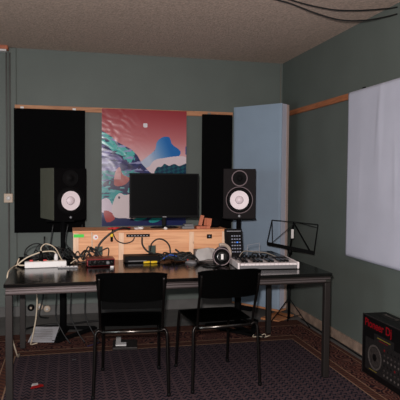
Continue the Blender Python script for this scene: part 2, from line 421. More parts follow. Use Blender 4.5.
rock = spl([(2, 74), (10, 71), (20, 76), (28, 68), (34, 76), (34, 90), (20, 84), (4, 78)])
teal2 = spl([(-2, 78), (8, 80), (20, 82), (26, 88), (14, 92), (10, 100), (-2, 98)])
sail = spl([(12, 74), (14, 62), (18, 58), (21, 65), (28, 69), (24, 75), (16, 77)])
beast = spl([(12, 92), (15, 86), (19, 84), (23, 86), (28, 85), (34, 84), (36, 108), (22, 109), (13, 108), (10, 100)])
blob = spl([(-1, 92), (4, 89), (8, 91), (11, 98), (11, 104), (3, 104), (-2, 101)])
red_p = spl([(2, 102), (9, 103), (13, 110), (5, 113)])
wave1 = spl([(30, 106), (42, 107), (46, 110), (34, 112)])
wave2 = spl([(48, 112), (60, 104), (72, 100), (66, 108), (54, 114)])
arc = spl([(76, 108), (79, 104), (84, 104), (87, 108), (82, 106)])
def paint(u, v):
    c = lerp((150, 48, 56), (196, 116, 120), v/30) if v < 30 else lerp((196, 116, 120), (240, 206, 208), (v-30)/26)
    if max(abs(u-44), abs(v-15.5)) < 2.1 and math.hypot(u-44, v-15.5) < 2.5: c = (228, 222, 226)
    if inpoly(u, v, hill): c = lerp((190, 200, 222), (30, 108, 182), (u-42)/26 + (32-v)/60 + .05)
    if inpoly(u, v, cloud): c = (228, 208, 214)
    if inpoly(u, v, bush): c = (20, 84, 98) if math.sin(u*1.3)+math.sin(v*1.7+u*.5) > 0 else (14, 50, 78)
    if u > 86 and 36 < v < 44: c = (35, 80, 150)
    if inpoly(u, v, mount): c = lerp((38, 40, 92), (34, 50, 110), v/100)
    if v > 66 and u > 50: c = (22, 60, 100)
    if inpoly(u, v, purple): c = lerp((120, 112, 165), (76, 72, 124), (math.sin(v*.8+u*.15)+1)/2)
    if inpoly(u, v, snow): c = (80, 182, 176)
    if inpoly(u, v, navy2): c = (52, 48, 100)
    if inpoly(u, v, teal1): c = (66, 148, 150) if math.sin(v*1.2+math.sin(u*.3)) > -.5 else (110, 112, 160)
    if inpoly(u, v, rock): c = (50, 42, 80)
    if inpoly(u, v, teal2): c = (50, 160, 164)
    if u < 54 and v > 26 and c[0] < 140:
        n1 = noise.noise(Vector((u*.12, v*.42, 2))); n2 = noise.noise(Vector((u*.2, v*.2, 9)))
        if n1 > .28: c = (150, 150, 195) if v < 66 else (112, 178, 184)
        elif n1 < -.30: c = (34, 38, 88)
        if n2 > .42 and v > 48: c = (64, 164, 164)
        if n2 < -.42 and v > 40: c = (42, 36, 78)
    if inpoly(u, v, sail): c = (176, 92, 88) if u > 19 or v > 70 else (205, 150, 152)
    if inpoly(u, v, blob): c = (222, 206, 222)
    if inpoly(u, v, red_p): c = (176, 62, 62)
    if v > 107.5: c = (26, 36, 88) if not inpoly(u, v, red_p) else c
    if inpoly(u, v, wave1) or inpoly(u, v, wave2): c = (30, 150, 150)
    if inpoly(u, v, beast): c = (228, 212, 216)
    if math.hypot((u-17.5)*1.3, v-88.5) < 1.3: c = (24, 30, 60)
    if inpoly(u, v, arc): c = (170, 50, 130)
    return c
def poster():
    W, H = 0.879, 1.20; nx, nz = 200, 270
    bm = B(); col = bm.loops.layers.float_color.new('print'); g = []
    for j in range(nz+1):
        row = []
        for i in range(nx+1):
            x = W*i/nx; z = -H*j/nz; a = i/nx; b_ = j/nz
            wl = math.exp(-((a-0.10)/0.35)**2)
            wt = wl*math.exp(-((b_-0.2)/0.3)**2); sk = z+x*0.35; y = -0.006 - 0.0030*wl*noise.noise(Vector((x*2.0, sk*6, 1.3))) - 0.0020*wt*noise.noise(Vector((x*11+noise.noise(Vector((x*9,z*9,0)))*.8, sk*24+noise.noise(Vector((x*7,z*7,5)))*1.2, 4.1))) - 0.0014*noise.noise(Vector((x*3, z*4, 8.0)))
            y = min(y, -0.0015)
            row.append(bm.verts.new((x, y, z)))
        g.append(row)
    for j in range(nz):
        for i in range(nx):
            f = bm.faces.new([g[j+1][i], g[j+1][i+1], g[j][i+1], g[j][i]])
            c = lin(paint((i+.5)/nx*87, (j+.5)/nz*H/0.879*87*0.985))
            for l in f.loops: l[col] = c
    # thickness: a plain back sheet
    bk = [bm.verts.new(p) for p in ((0, -0.0005, 0), (W, -0.0005, 0), (W, -0.0005, -H), (0, -0.0005, -H))]
    f = bm.faces.new(bk)
    for l in f.loops: l[col] = (0.7, 0.7, 0.7, 1)
    m = bpy.data.materials.new('glossy_poster'); m.use_nodes = True; N = m.node_tree.nodes; b = N['Principled BSDF']
    a = N.new('ShaderNodeVertexColor'); a.layer_name = 'print'; m.node_tree.links.new(a.outputs[0], b.inputs['Base Color'])
    b.inputs['Roughness'].default_value = 0.22
    o = obj('poster', bm, m, smooth=True)
    o.location = (0.324, YB-.024, 2.098)
    tag(o, 'glossy art poster of pink sky, blue hill and teal mountains pinned to the back wall', 'poster')
poster()

# ------------------------------------------------------------------ table
TX, TY, TA, TW, TD = -0.387, 3.512, 0.0081, 2.17, 1.19
t = thing('table', 'long black-topped table with square grey steel legs and rail', 'table', (TX, TY, 0), TA)
bm = B(); box(bm, 0, TW, 0, TD, 0.728, 0.75); obj('tabletop', bm, M['top'], t, bevel=0.003)
bm = B()
box(bm, 0.01, TW-.01, 0.012, 0.045, 0.680, 0.7275)
fr = obj('front_rail', bm, M['steel'], t, bevel=0.002)
bm = B(); box(bm, 0.01, TW-.01, 0.008, 0.0118, 0.708, 0.716); box(bm, 0.01, TW-.01, 0.008, 0.0118, 0.690, 0.703)
obj('rail_ridges', bm, M['rail_ridge'], fr, bevel=0.001)
bm = B(); box(bm, 0.01, TW-.01, TD-.045, TD-.012, 0.680, 0.7275); obj('back_rail', bm, M['leg_steel'], t)
for x in (0.012, TW-.045):
    bm = B(); box(bm, x, x+.033, 0.046, TD-.046, 0.680, 0.7275); obj('side_rail', bm, M['leg_steel'], t)
for x in (0.008, TW-.05):
    for y in (0.010, TD-.052):
        bm = B(); box(bm, x, x+.042, y, y+.042, 0.011, 0.6795); lg = obj('leg', bm, M['leg_steel'], t, bevel=0.003)
        bm = B(); box(bm, x+.003, x+.039, y+.003, y+.039, 0.008, 0.0108); obj('foot_cap', bm, M['black_plastic'], lg)
bm = B(); box(bm, TW-.046, TW-.012, 0.004, 0.0098, 0.688, 0.706); obj('corner_highlight', bm, M['chrome'], t)  # added bright patch for the highlight at the leg's top corner

# ------------------------------------------------------------------ chairs
def make_chair(label, loc, rz, name='chair', low=False):
    t = thing(name, label, 'chair', loc, rz, 'black chairs at the table')
    # seat, slightly dished
    bm = B(); n = 14; g = []
    for j in range(n+1):
        row = []
        for i in range(n+1):
            a = -1+2*i/n; b = -1+2*j/n
            # rounded square
            x = a*math.sqrt(1-b*b*0.12)*0.215; y = b*math.sqrt(1-a*a*0.12)*0.215
            z = 0.450 - 0.014*(1-a*a)*(1-b*b) - (0.012*max(0, b-.6)/.4)
            row.append(bm.verts.new((x, y, z)))
        g.append(row)
    for j in range(n):
        for i in range(n): bm.faces.new([g[j][i], g[j][i+1], g[j+1][i+1], g[j+1][i]])
    bmesh.ops.solidify(bm, geom=bm.faces[:], thickness=-0.022)
    for v in bm.verts: v.co.y += 0.015
    obj('seat', bm, M['leather'], t, smooth=False, bevel=0.004)
    # backrest, curved
    bm = B(); g = []; nx, nz = 16, 6
    for j in range(nz+1):
        row = []
        for i in range(nx+1):
            a = -1+2*i/nx; z = 0.625+0.190*j/nz
            w = 0.222*(1-0.06*(1-j/nz)); y = -0.285 - 0.018*(1-a*a) - 0.10*(z-0.64)
            zz = z - (0.012*abs(a)**6 if j == nz else 0) + (0.015*abs(a)**6 if j == 0 else 0)
            row.append(bm.verts.new((a*w, y, zz)))
        g.append(row)
    for j in range(nz):
        for i in range(nx): bm.faces.new([g[j][i], g[j][i+1], g[j+1][i+1], g[j+1][i]])
    bmesh.ops.solidify(bm, geom=bm.faces[:], thickness=0.014)
    obj('backrest', bm, M['leather'], t, bevel=0.004)
    if low:
        bm = B(); box(bm, -0.186, 0.186, -0.286, -0.276, 0.580, 0.632); obj('lower_back_panel', bm, M['leather'], t, bevel=0.003)
    # posts
    for s in (-1, 1):
        bm = B(); tube(bm, [(s*0.195, -0.218, 0.421), (s*0.197, -0.240, 0.52), (s*0.199, -0.272, 0.62), (s*0.199, -0.302, 0.70), (s*0.199, -0.314, 0.782)], 0.0095)
        pp = obj('back_post', bm, M['dark_chrome'], t, smooth=True)
        bm = B(); lathe(bm, [(0, 0), (0.006, 0.001), (0.006, 0.004), (0, 0.005)], T(s*0.199, -0.3235, 0.772) @ RX(90), 10); obj('bolt', bm, M['dark_chrome'], pp)
    # rear legs curve into the cross tube under the seat
    for s in (-1, 1):
        bm = B(); tube(bm, [(s*0.238, -0.265, 0.016), (s*0.232, -0.25, 0.20), (s*0.227, -0.236, 0.38), (s*0.222, -0.231, 0.415), (s*0.208, -0.228, 0.432), (s*0.185, -0.226, 0.421)], 0.0105)
        lg = obj('leg', bm, M['dark_chrome'], t, smooth=True)
        bm = B(); lathe(bm, [(0.010, 0), (0.013, 0.002), (0.013, 0.02), (0.010, 0.022)], T(s*0.238, -0.265, 0.0085), 12); obj('rubber_foot', bm, M['black_plastic'], lg, smooth=True)
    for s in (-1, 1):
        bm = B(); tube(bm, [(s*0.202, 0.255, 0.016), (s*0.198, 0.235, 0.25), (s*0.192, 0.212, 0.42), (s*0.188, 0.19, 0.43), (s*0.186, 0.0, 0.432), (s*0.186, -0.21, 0.421)], 0.0105)
        lg = obj('leg', bm, M['dark_chrome'], t, smooth=True)
        bm = B(); lathe(bm, [(0.010, 0), (0.013, 0.002), (0.013, 0.02), (0.010, 0.022)], T(s*0.202, 0.255, 0.0085), 12); obj('rubber_foot', bm, M['black_plastic'], lg, smooth=True)
    bm = B(); tube(bm, [(-0.184, -0.226, 0.421), (0.184, -0.226, 0.421)], 0.0105, smooth=False)
    obj('rear_crossbar', bm, M['chrome'], t, smooth=True)  # brighter chrome copy carries the highlight along this bar
    return t
make_chair('black chair with chrome tube legs, nearer the left end of the table', (0.409, 3.735, 0), math.radians(-6), low=True)
make_chair('black chair with chrome tube legs, in front of the headphones', (0.99, 3.745, 0), math.radians(5))

# ------------------------------------------------------------------ speakers and stands
def speaker(label, loc, rz, side_m, baffle_m, ring_m, rot_scale=1.0, tweeter=True):
    t = thing('studio_speaker', label, 'speaker', loc, rz)
    w, h, d = 0.286, 0.447, 0.36
    bm = B(); box(bm, -w/2, w/2, 0.012, d, 0.004, h); obj('cabinet', bm, side_m, t, bevel=0.004)
    bm = B(); box(bm, -w/2, w/2, 0.0, 0.0115, 0.004, h); obj('front_baffle', bm, baffle_m, t, bevel=0.003)
    # woofer
    zc = 0.170; Mx = T(0, 0, zc) @ RX(90)
    bm = B(); lathe(bm, [(0.120, 0.0002), (0.120, 0.004), (0.115, 0.005), (0.113, 0.0005)], Mx, 48, close=False); obj('woofer_ring', bm, ring_m, t, smooth=True)
    bm = B(); lathe(bm, [(0.113, 0.0005), (0.108, 0.004), (0.096, 0.009), (0.086, 0.005), (0.080, 0.001)], Mx, 48, close=False); wf = obj('woofer_surround', bm, M['rubber'], t, smooth=True)
    bm = B(); lathe(bm, [(0.083, 0.005), (0.060, 0.0025), (0.036, 0.001)], Mx, 48, close=False); cn = obj('woofer_cone', bm, M['cone'], t, smooth=True)
    bm = B(); lathe(bm, [(0.034, 0.001), (0.033, 0.003), (0.022, 0.010), (0.010, 0.013), (0, 0.014)], Mx, 32, close=False); obj('dust_cap', bm, M['cone_cap'], cn, smooth=True)
    # tweeter
    zt = 0.363; Mt = T(0, 0, zt) @ RX(90)
    bm = B(); lathe(bm, [(0.071, 0.0002), (0.071, 0.004), (0.064, 0.004), (0.062, 0.0005)], Mt, 40, close=False); obj('tweeter_ring', bm, ring_m, t, smooth=True)
    bm = B(); lathe(bm, [(0.062, 0.001), (0.045, 0.0008), (0.026, 0.0006), (0.022, 0.004), (0.010, 0.009), (0, 0.010)], Mt, 32, close=False); obj('tweeter_dome', bm, M['rubber'], t, smooth=True)
    bm = B(); lathe(bm, [(0, 0.001), (0.008, 0.001), (0.008, 0.0)], T(0, 0, 0.028) @ RX(90), 16, close=False)
    for k in range(3): box(bm, -0.0012, 0.0012, -0.0022, -0.0012, -0.012, 0.012, T(0, 0, 0.028) @ RY(60*k))
    obj('emblem', bm, M['logo'], t)
    for sx in (-1, 1):
        for zz in (0.262, 0.080):
            pass
    bm = B(); box(bm, -0.11, 0.11, 0.02, 0.34, 0, 0.0038); obj('rubber_pad', bm, M['rubber'], t)
    return t
LS = (0.01, 4.86, 1.030)
speaker('black studio speaker with white cone, left one before the large black panel', (0.012, 4.86, 1.028), math.radians(21), M['cabinet'], M['baffle2'], M['rubber'])
speaker('black studio speaker with white cone and bright rings before the blue panel', (1.470, 4.72, 1.038), math.radians(-16), M['baffle'], M['baffle'], M['ring'])

def stand(label, loc, rz, h):
    t = thing('speaker_stand', label, 'speaker stand', loc, rz)
    bm = B(); box(bm, -0.12, 0.12, -0.12, 0.12, h-.012, h); obj('top_plate', bm, M['black_matte'], t, bevel=0.002)
    bm = B(); tube(bm, [(0, 0, 0.03), (0, 0, 0.62)], 0.030, 16, False); obj('lower_pole', bm, M['black_matte'], t, smooth=True)
    bm = B(); tube(bm, [(0, 0, 0.621), (0, 0, h-.0125)], 0.022, 16, False); obj('upper_pole', bm, M['black_matte'], t, smooth=True)
    bm = B(); lathe(bm, [(0.012, 0), (0.014, 0.01), (0.012, 0.04), (0, 0.042)], T(0.0325, 0, 0.60) @ RY(90), 12); obj('clamp_knob', bm, M['black_plastic'], t, smooth=True)
    # triangular base frame
    pts = [(0, -0.30), (0.26, 0.13), (-0.26, 0.13)]
    bm = B()
    for i in range(3):
        a = pts[i]; b = pts[(i+1) % 3]; bar(bm, (a[0], a[1], 0.020), (b[0], b[1], 0.020), 0.045, 0.022)
    bar(bm, (0, 0.13, 0.020), (0, -0.28, 0.020), 0.06, 0.022)
    obj('base_frame', bm, M['black_matte'], t)
    return t
sa = stand('black speaker stand with triangular base behind the table left end', (0.012-0.18*math.sin(math.radians(21)), 4.86+0.18*math.cos(math.radians(21)), 0.0), math.radians(-12), 1.0195)
sb = stand('black speaker stand behind the table under the right speaker', (1.470+0.18*math.sin(math.radians(16)), 4.72+0.18*math.cos(math.radians(16)), 0.0), math.radians(8), 1.0295)
for s_ in (sa, sb): s_.location.z = 0.008

# ------------------------------------------------------------------ pine riser box on the table
BX0, BX1, BY0, BY1, BZ0, BZ1 = 0.03, 1.262, 4.385, 4.68, 0.7505, 0.985
t = thing('wooden_riser', 'low pine plywood riser box standing along the back of the table', 'riser')
bm = B(); box(bm, BX0-.004, BX1+.004, BY0-.012, BY1, BZ1-.018, BZ1); obj('top_board', bm, M['box_wood_edge'], t, bevel=0.002)
px = [BX0+.02, 0.398, 0.965, BX1-.02]; ports = [(0.225, 0.822), (0.645, 0.822)]
def panel_hole(x0, x1, z0, z1, hole):
    bm = B(); y0, y1 = BY0+.008, BY0+.020
    if hole is None: return box(bm, x0, x1, y0, y1, z0, z1)
    hx, hz = hole; a, b, c, d = hx-.030, hx+.030, hz-.030, hz+.038
    box(bm, x0, a, y0, y1, z0, z1); box(bm, b, x1, y0, y1, z0, z1); box(bm, a, b, y0, y1, z0, c); box(bm, a, b, y0, y1, d, z1)
    return bm
for i in range(3):
    hole = ports[0] if i == 0 else ports[1] if i == 1 else None
    fp = obj('front_panel', panel_hole(px[i]+.0205, px[i+1]-.0205, BZ0, BZ1-.0185, hole), M['box_wood'], t)
    if hole:
        bm = B(); box(bm, hole[0]-.029, hole[0]+.029, BY0+.022, BY0+.028, hole[1]-.029, hole[1]+.037)
        box(bm, hole[0]-.018, hole[0]+.0, BY0+.0205, BY0+.0215, hole[1]-.02, hole[1]+.02); obj('cable_port', bm, M['port'], fp)
for i, x in enumerate(px):
    w = .02 if i in (1, 2) else .02
    bm = B(); box(bm, x-w, x+w, BY0, BY0+.03, BZ0, BZ1-.0185); obj('divider', bm, M['box_divider'], t)
for x in (BX0, BX1-.018):
    bm = B(); box(bm, x, x+.018, BY0+.031, BY1-.001, BZ0, BZ1-.0185); obj('side_board', bm, M['box_wood'], t)
bm = B(); box(bm, BX0+.019, BX1-.019, BY1-.014, BY1-.002, BZ0, BZ1-.0185); obj('back_board', bm, M['box_wood'], t)
def on_box(x, z, w, h, name, m, label, d=0.003, yy=None):
    bm = B(); yy = yy or BY0; box(bm, x-w/2, x+w/2, yy-d, yy-.0003, z-h/2, z+h/2); o = obj(name, bm, m, t); o['label'] = label; return o
on_box(0.072, 0.946, 0.078, 0.024, 'tape_strip', M['green_tape'], 'bright green tape strip', yy=BY0-.0)
bm = B(); lathe(bm, [(0, 0.002), (0.020, 0.002), (0.020, 0.0)], T(0.200, BY0+.0075, 0.933) @ RX(90), 20, close=False); o = obj('round_sticker', bm, M['white_plastic'], t)
bm = B(); lathe(bm, [(0, 0.001), (0.007, 0.001), (0.007, 0.0)], T(0.203, BY0+.0052, 0.933) @ RX(90), 12, close=False); obj('sticker_dot', bm, M['red'], o)
o = on_box(1.115, 0.925, 0.042, 0.034, 'latch_plate', M['black_plastic'], 'small black square plate', yy=BY0+.0078)
bm = B(); lathe(bm, [(0, 0.003), (0.006, 0.003), (0.007, 0.0)], T(1.115, BY0+.0045, 0.925) @ RX(90), 12, close=False); obj('screw', bm, M['button'], o)
# usb hub strip hanging under the top edge
t2 = thing('usb_hub', 'thin black port strip mounted under the riser box front edge', 'hub', (0.53, BY0-.001, 0.945))
bm = B(); box(bm, -0.092, 0.092, -0.016, 0.0, -0.013, 0.009); obj('housing', bm, M['black_plastic'], t2, bevel=0.002)
for k in range(7):
    bm = B(); box(bm, -0.08+.024*k, -0.068+.024*k, -0.0175, -0.0162, -0.006, 0.0); obj('port', bm, M['logo'], t2)

# ------------------------------------------------------------------ monitor
t = thing('computer_monitor', 'wide black computer monitor standing on the pine riser box', 'monitor', (0.772, 4.56, BZ1), math.radians(-1))
bm = B(); box(bm, -0.290, 0.290, 0.0, 0.030, 0.082, 0.452); obj('casing', bm, M['black_plastic'], t, bevel=0.004)
bm = B(); box(bm, -0.278, 0.278, -0.0015, -0.0003, 0.102, 0.441); obj('screen', bm, M['screen'], t)
bm = B(); box(bm, -0.016, 0.016, -0.0015, -0.0004, 0.088, 0.093); obj('maker_mark', bm, M['logo'], t)
bm = B(); box(bm, -0.016, 0.016, 0.0305, 0.050, 0.014, 0.25); obj('neck', bm, M['black_plastic'], t, bevel=0.003)
bm = B(); lathe(bm, [(0, 0.013), (0.09, 0.012), (0.118, 0.006), (0.12, 0.0), (0, 0)], Matrix.Diagonal((1, 0.62, 1, 1)), 40); o = obj('base', bm, M['black_gloss'], t, smooth=True); o.location = (0, 0.0, 0.0)

# ------------------------------------------------------------------ things on top of the riser box
bm = B(); bmesh.ops.create_icosphere(bm, subdivisions=3, radius=0.03)
for v in bm.verts:
    v.co *= 1+0.5*noise.noise(v.co*60); v.co.x *= 1.3; v.co.z = max(v.co.z*0.4, -0.008)
o = obj('crumpled_tissue', bm, M['white_plastic']); o.location = (0.55, 4.46, BZ1+.0083)
tag(o, 'small crumpled white tissue on the riser box left of the monitor foot', 'tissue')
bm = B(); bmesh.ops.create_icosphere(bm, subdivisions=3, radius=0.016)
for v in bm.verts: v.co *= 1+0.3*noise.noise(v.co*60); v.co.z = max(v.co.z*0.8, -0.008)
o = obj('white_mouse', bm, M['white_plastic']); o.location = (0.755, 4.41, BZ1+.0083); o.name = 'adhesive_putty'
tag(o, 'tiny white lump on the riser box in front of the monitor foot', 'putty')
t = thing('wooden_phone_stand', 'small reddish wooden holder with two angled boards on the riser box', 'stand', (1.068, 4.45, BZ1))
bm = B(); box(bm, -0.055, 0.060, -0.035, 0.045, 0.0, 0.022); obj('base', bm, M['red_wood'], t, bevel=0.002)
bm = B(); box(bm, -0.030, 0.0, -0.006, 0.006, 0.0, 0.085, T(-0.005, 0.0, 0.0225) @ RY(14)); obj('upright_board', bm, M['red_wood'], t)
bm = B(); box(bm, 0.0, 0.062, -0.006, 0.006, 0.0, 0.062, T(0.010, -0.015, 0.028) @ RZ(10) @ RY(8)); obj('tilted_board', bm, M['red_wood'], t)
bm = B(); box(bm, -0.05, 0.05, -0.04, 0.04, 0, 0.022); box(bm, -0.03, 0.045, -0.03, 0.035, 0.022, 0.038)
o = obj('grey_hard_drive', bm, M['silver'], bevel=0.003); o.location = (0.945, 4.46, BZ1); o.name = 'disk_drive'; tag(o, 'small grey boxes stacked on the riser beside the wooden holder', 'box')
bm = B(); pts = [(0.30, 4.46, .992), (0.36, 4.44, 1.0), (0.42, 4.47, .992), (0.47, 4.43, 1.002), (0.40, 4.41, .992), (0.33, 4.43, .996), (0.36, 4.48, .992), (0.45, 4.46, .992)]
tube(bm, pts, 0.006); tag(obj('red_cable', bm, M['red'], smooth=True), 'short red cable curled on the riser box left of the monitor', 'cable')
# black bag hump between box and right speaker
bm = B(); bmesh.ops.create_icosphere(bm, subdivisions=4, radius=0.055)
for v in bm.verts:
    v.co *= 1+0.25*noise.noise(v.co*22); v.co.x *= 1.1; v.co.z = max(v.co.z*0.75, -0.033)
o = obj('black_pouch', bm, M['black_fabric'], smooth=True); o.location = (1.190, 4.55, BZ1+.0335); tag(o, 'soft black pouch on the right end of the riser box', 'pouch')

# ------------------------------------------------------------------ table clutter
TZ = 0.7505
# power strip
t = thing('power_strip', 'long white power strip with red switches on the left of the table', 'power strip', (-0.165, 4.13, TZ), math.radians(4))
bm = B(); box(bm, -0.145, 0.145, -0.028, 0.028, 0.0, 0.045); obj('housing', bm, M['white_plastic'], t, bevel=0.006)
for k in range(4):
    bm = B(); lathe(bm, [(0.019, 0.0), (0.019, 0.002), (0.015, 0.002), (0.014, 0.0)], T(-0.045+.052*k, 0, 0.0452), 20, close=False); obj('socket_ring', bm, M['cream_plastic'], t)
for x in (-0.10, -0.005):
    bm = B(); box(bm, x-.012, x+.012, -0.008, 0.008, 0.0452, 0.056); obj('switch', bm, M['red'], t, bevel=0.002)
def plug(label, x, y, z, m, h=0.05, r=0.014):
    t = thing('power_plug', label, 'plug', (x, y, z))
    bm = B(); lathe(bm, [(r, 0), (r, h*.5), (r*.6, h), (0, h)], None, 16); obj('plug_body', bm, m, t, smooth=True)
    return t
plug('black plug standing up from the white power strip', -0.197, 4.128, TZ+.0455, M['black_plastic'], 0.07)
plug('cream plug standing up from the right half of the power strip', -0.093, 4.135, TZ+.0455, M['white_plastic'], 0.05)
def cable(label, pts, r, m, group=None, name='cable', cat='cable'):
    bm = B(); tube(bm, pts, r, 8, n=5); return tag(obj(name, bm, m, smooth=True), label, cat, group)
cable('white cable arching from the black plug over the power strip', [(-0.197, 4.128, TZ+.118), (-0.195, 4.135, TZ+.145), (-0.16, 4.16, TZ+.165), (-0.10, 4.18, TZ+.13), (-0.06, 4.21, TZ+.05), (-0.03, 4.23, TZ+.008)], 0.004, M['white_cable'])
cable('cream cable from power strip looping over the left table edge', [(-0.093, 4.135, TZ+.10), (-0.12, 4.16, TZ+.11), (-0.2, 4.2, TZ+.10), (-0.30, 4.22, TZ+.06), (-0.37, 4.20, TZ+.01), (-0.385, 4.17, TZ+.006), (-0.405, 4.0, TZ+.0), (-0.41, 3.95, TZ-.05), (-0.405, 3.95, TZ-.20), (-0.41, 4.0, 0.40), (-0.37, 4.2, 0.10), (-0.38, 4.5, 0.015)], 0.005, M['white_cable'])
cable('cream lead entering the left end of the power strip', [(-0.305, 4.12, TZ+.02), (-0.34, 4.12, TZ+.02), (-0.36, 4.14, TZ+.03), (-0.352, 4.18, TZ+.06)], 0.005, M['white_cable'])
cable('cream cable hanging down behind the left front table leg to the floor', [(-0.29, 4.62, 0.67), (-0.278, 4.62, 0.60), (-0.255, 4.66, 0.45), (-0.265, 4.70, 0.25), (-0.30, 4.72, 0.06), (-0.31, 4.74, 0.015), (-0.26, 4.78, 0.012)], 0.006, M['white_cable'])
for i in range(9):
    x0 = -0.30+0.06*i+R.uniform(-.03, .03); y0 = 4.45+R.uniform(-.08, .1)
    pts = [(x0, y0, TZ+.006)]; cx, cy, rr = x0+.06, y0+.02, R.uniform(.04, .10)
    for k in range(9):
        a = k*0.9+i; pts.append((cx+rr*math.cos(a)+R.uniform(-.01, .01), cy+0.4*rr*math.sin(a), TZ+.012+R.uniform(.0, .06)+0.05*math.sin(k*1.4)**2))
    pts.append((x0+.16, y0-.02, TZ+.006))
    pts = [(max(-.35, min(.29, p[0])), min(4.37, p[1]-.14) if p[0] > 0.0 else p[1], max(p[2], TZ+.006)) for p in pts]
    cable('black cable in the tangle behind the white power strip', pts, 0.0045, M['cable'], 'tangled black cables at the table left')
for i in range(3):
    x = -0.15+.12*i
    cable('black speaker lead hanging behind the left end of the table', [(x+.02, 4.80, 1.0), (x, 4.78, 0.86), (x+.03*i, 4.76, 0.78), (x+.05, 4.755, 0.5), (x+.04, 4.75, 0.25), (x+.10, 4.72, 0.10), (x+.16, 4.70, 0.014)], 0.005, M['cable'], 'speaker leads behind the left stand')
cable('large loop of black cable standing behind the power strip', [(-0.34, 4.5, TZ+.006), (-0.33, 4.52, TZ+.08), (-0.27, 4.55, TZ+.12), (-0.20, 4.53, TZ+.11), (-0.16, 4.5, TZ+.05), (-0.20, 4.48, TZ+.02), (-0.28, 4.48, TZ+.05)], 0.005, M['cable'])
# terminal strip
t = thing('terminal_strip', 'small pale segmented strip lying in front of the power strip', 'strip', (-0.01, 4.065, TZ), math.radians(-2))
bm = B(); box(bm, -0.07, 0.07, -0.012, 0.012, 0, 0.010); obj('body', bm, M['silver'], t, bevel=0.002)
for k in range(5):
    bm = B(); box(bm, -0.066+.028*k, -0.046+.028*k, -0.014, 0.009, 0.0102, 0.014); obj('segment', bm, M['white_plastic'], t)
# audio interface
t = thing('audio_interface', 'dark red audio interface with round knobs in front of the riser box', 'audio interface', (0.222, 4.13, TZ), math.radians(3))
bm = B(); box(bm, -0.10, 0.10, -0.06, 0.08, 0.006, 0.058); obj('case', bm, M['red_plastic'], t, bevel=0.004)
bm = B(); box(bm, -0.094, 0.094, -0.063, -0.0605, 0.010, 0.052); obj('front_plate', bm, M['black_gloss'], t)
for x, r in ((-0.075, .012), (-0.04, .012), (-0.01, .008), (0.018, .008), (0.048, .014), (0.078, .009)):
    bm = B(); lathe(bm, [(0, .016), (r*.85, .016), (r, .0)], T(x, -0.0633, 0.031) @ RX(90), 16); obj('knob', bm, M['silver'] if r == .014 else M['dark_chrome'], t, smooth=True)
for x in (-0.08, 0.08):
    bm = B(); box(bm, x-.01, x+.01, -0.05, 0.06, 0, 0.0055); obj('rubber_foot', bm, M['rubber'], t)
bm = B(); box(bm, -0.012, 0.012, -0.008, 0.008, 0, 0.012); o = obj('white_adapter', bm, M['white_plastic'], bevel=0.002); o.location = (0.30, 4.03, TZ); o.name = 'cable_adapter'; tag(o, 'tiny white adapter on the table before the red audio interface', 'adapter')
# cables across the riser front
cable('black cable rising from table to top of riser box at left', [(0.20, 4.30, TZ+.02), (0.205, 4.33, .83), (0.24, 4.345, .90), (0.32, 4.35, .97), (0.40, 4.36, 1.003), (0.47, 4.42, .993)], 0.008, M['cable'])
cable('thin black cable looping down from the riser top edge', [(0.33, 4.38, .993), (0.33, 4.358, .97), (0.36, 4.355, .91), (0.42, 4.355, .885), (0.48, 4.355, .90), (0.50, 4.36, .93)], 0.0045, M['cable'])
cable('cream cable drooping over the riser front from the green tape', [(0.17, 4.37, .975), (0.172, 4.362, .90), (0.168, 4.36, .85), (0.13, 4.33, .82), (0.06, 4.25, TZ+.04), (0.01, 4.2, TZ+.012)], 0.004, M['white_cable'])
cable('black cable dropping from port strip into the middle port', [(0.56, 4.36, .93), (0.563, 4.36, .87), (0.60, 4.358, .82), (0.645, 4.36, .80)], 0.007, M['cable'])
cable('black cable arching in front of the riser box below the monitor', [(0.625, 4.36, .82), (0.635, 4.35, .88), (0.68, 4.345, .915), (0.735, 4.345, .905), (0.775, 4.345, .86), (0.785, 4.34, .80), (0.80, 4.32, TZ+.02)], 0.006, M['cable'])
t = thing('yellow_connector', 'yellow and black connector hanging from the riser top edge', 'connector', (0.322, 4.356, .945))
bm = B(); lathe(bm, [(0.010, -.008), (0.013, 0), (0.013, .012), (0.008, .018)], None, 14); obj('collar', bm, M['yellow'], t, smooth=True)
bm = B(); lathe(bm, [(0.007, -.045), (0.010, -.040), (0.010, -.009)], None, 14); obj('plug_barrel', bm, M['black_plastic'], t, smooth=True)
# long black unit behind, with silver line and yellow plugs
t = thing('rack_unit', 'flat black device with a silver line lying before the riser box', 'device', (0.545, 4.27, TZ), math.radians(1))
bm = B(); box(bm, -0.135, 0.135, -0.06, 0.07, 0.004, 0.052); obj('case', bm, M['black_plastic'], t, bevel=0.003)
bm = B(); box(bm, -0.11, 0.03, -0.062, -0.0605, 0.012, 0.018); obj('silver_line', bm, M['silver'], t)
bm = B(); box(bm, -0.12, 0.12, -0.05, 0.06, 0, 0.0038); obj('rubber_pad', bm, M['rubber'], t)
for x, lab in ((0.57, 'left of two bright yellow plugs lying before the flat black device'), (0.625, 'right of two bright yellow plugs lying before the flat black device')):
    o = thing('yellow_plug', lab, 'plug', (x, 4.17, TZ+.0095), 0, 'yellow plugs')
    bm = B(); tube(bm, [(-0.022, 0, 0), (0.005, 0.004, 0), (0.024, 0.012, 0)], 0.009, 10); obj('plug_body', bm, M['yellow'], o, smooth=True)
    bm = B(); tube(bm, [(0.0245, 0.0125, 0), (0.035, 0.016, 0)], 0.005, 8); obj('plug_tip', bm, M['silver'], o, smooth=True)
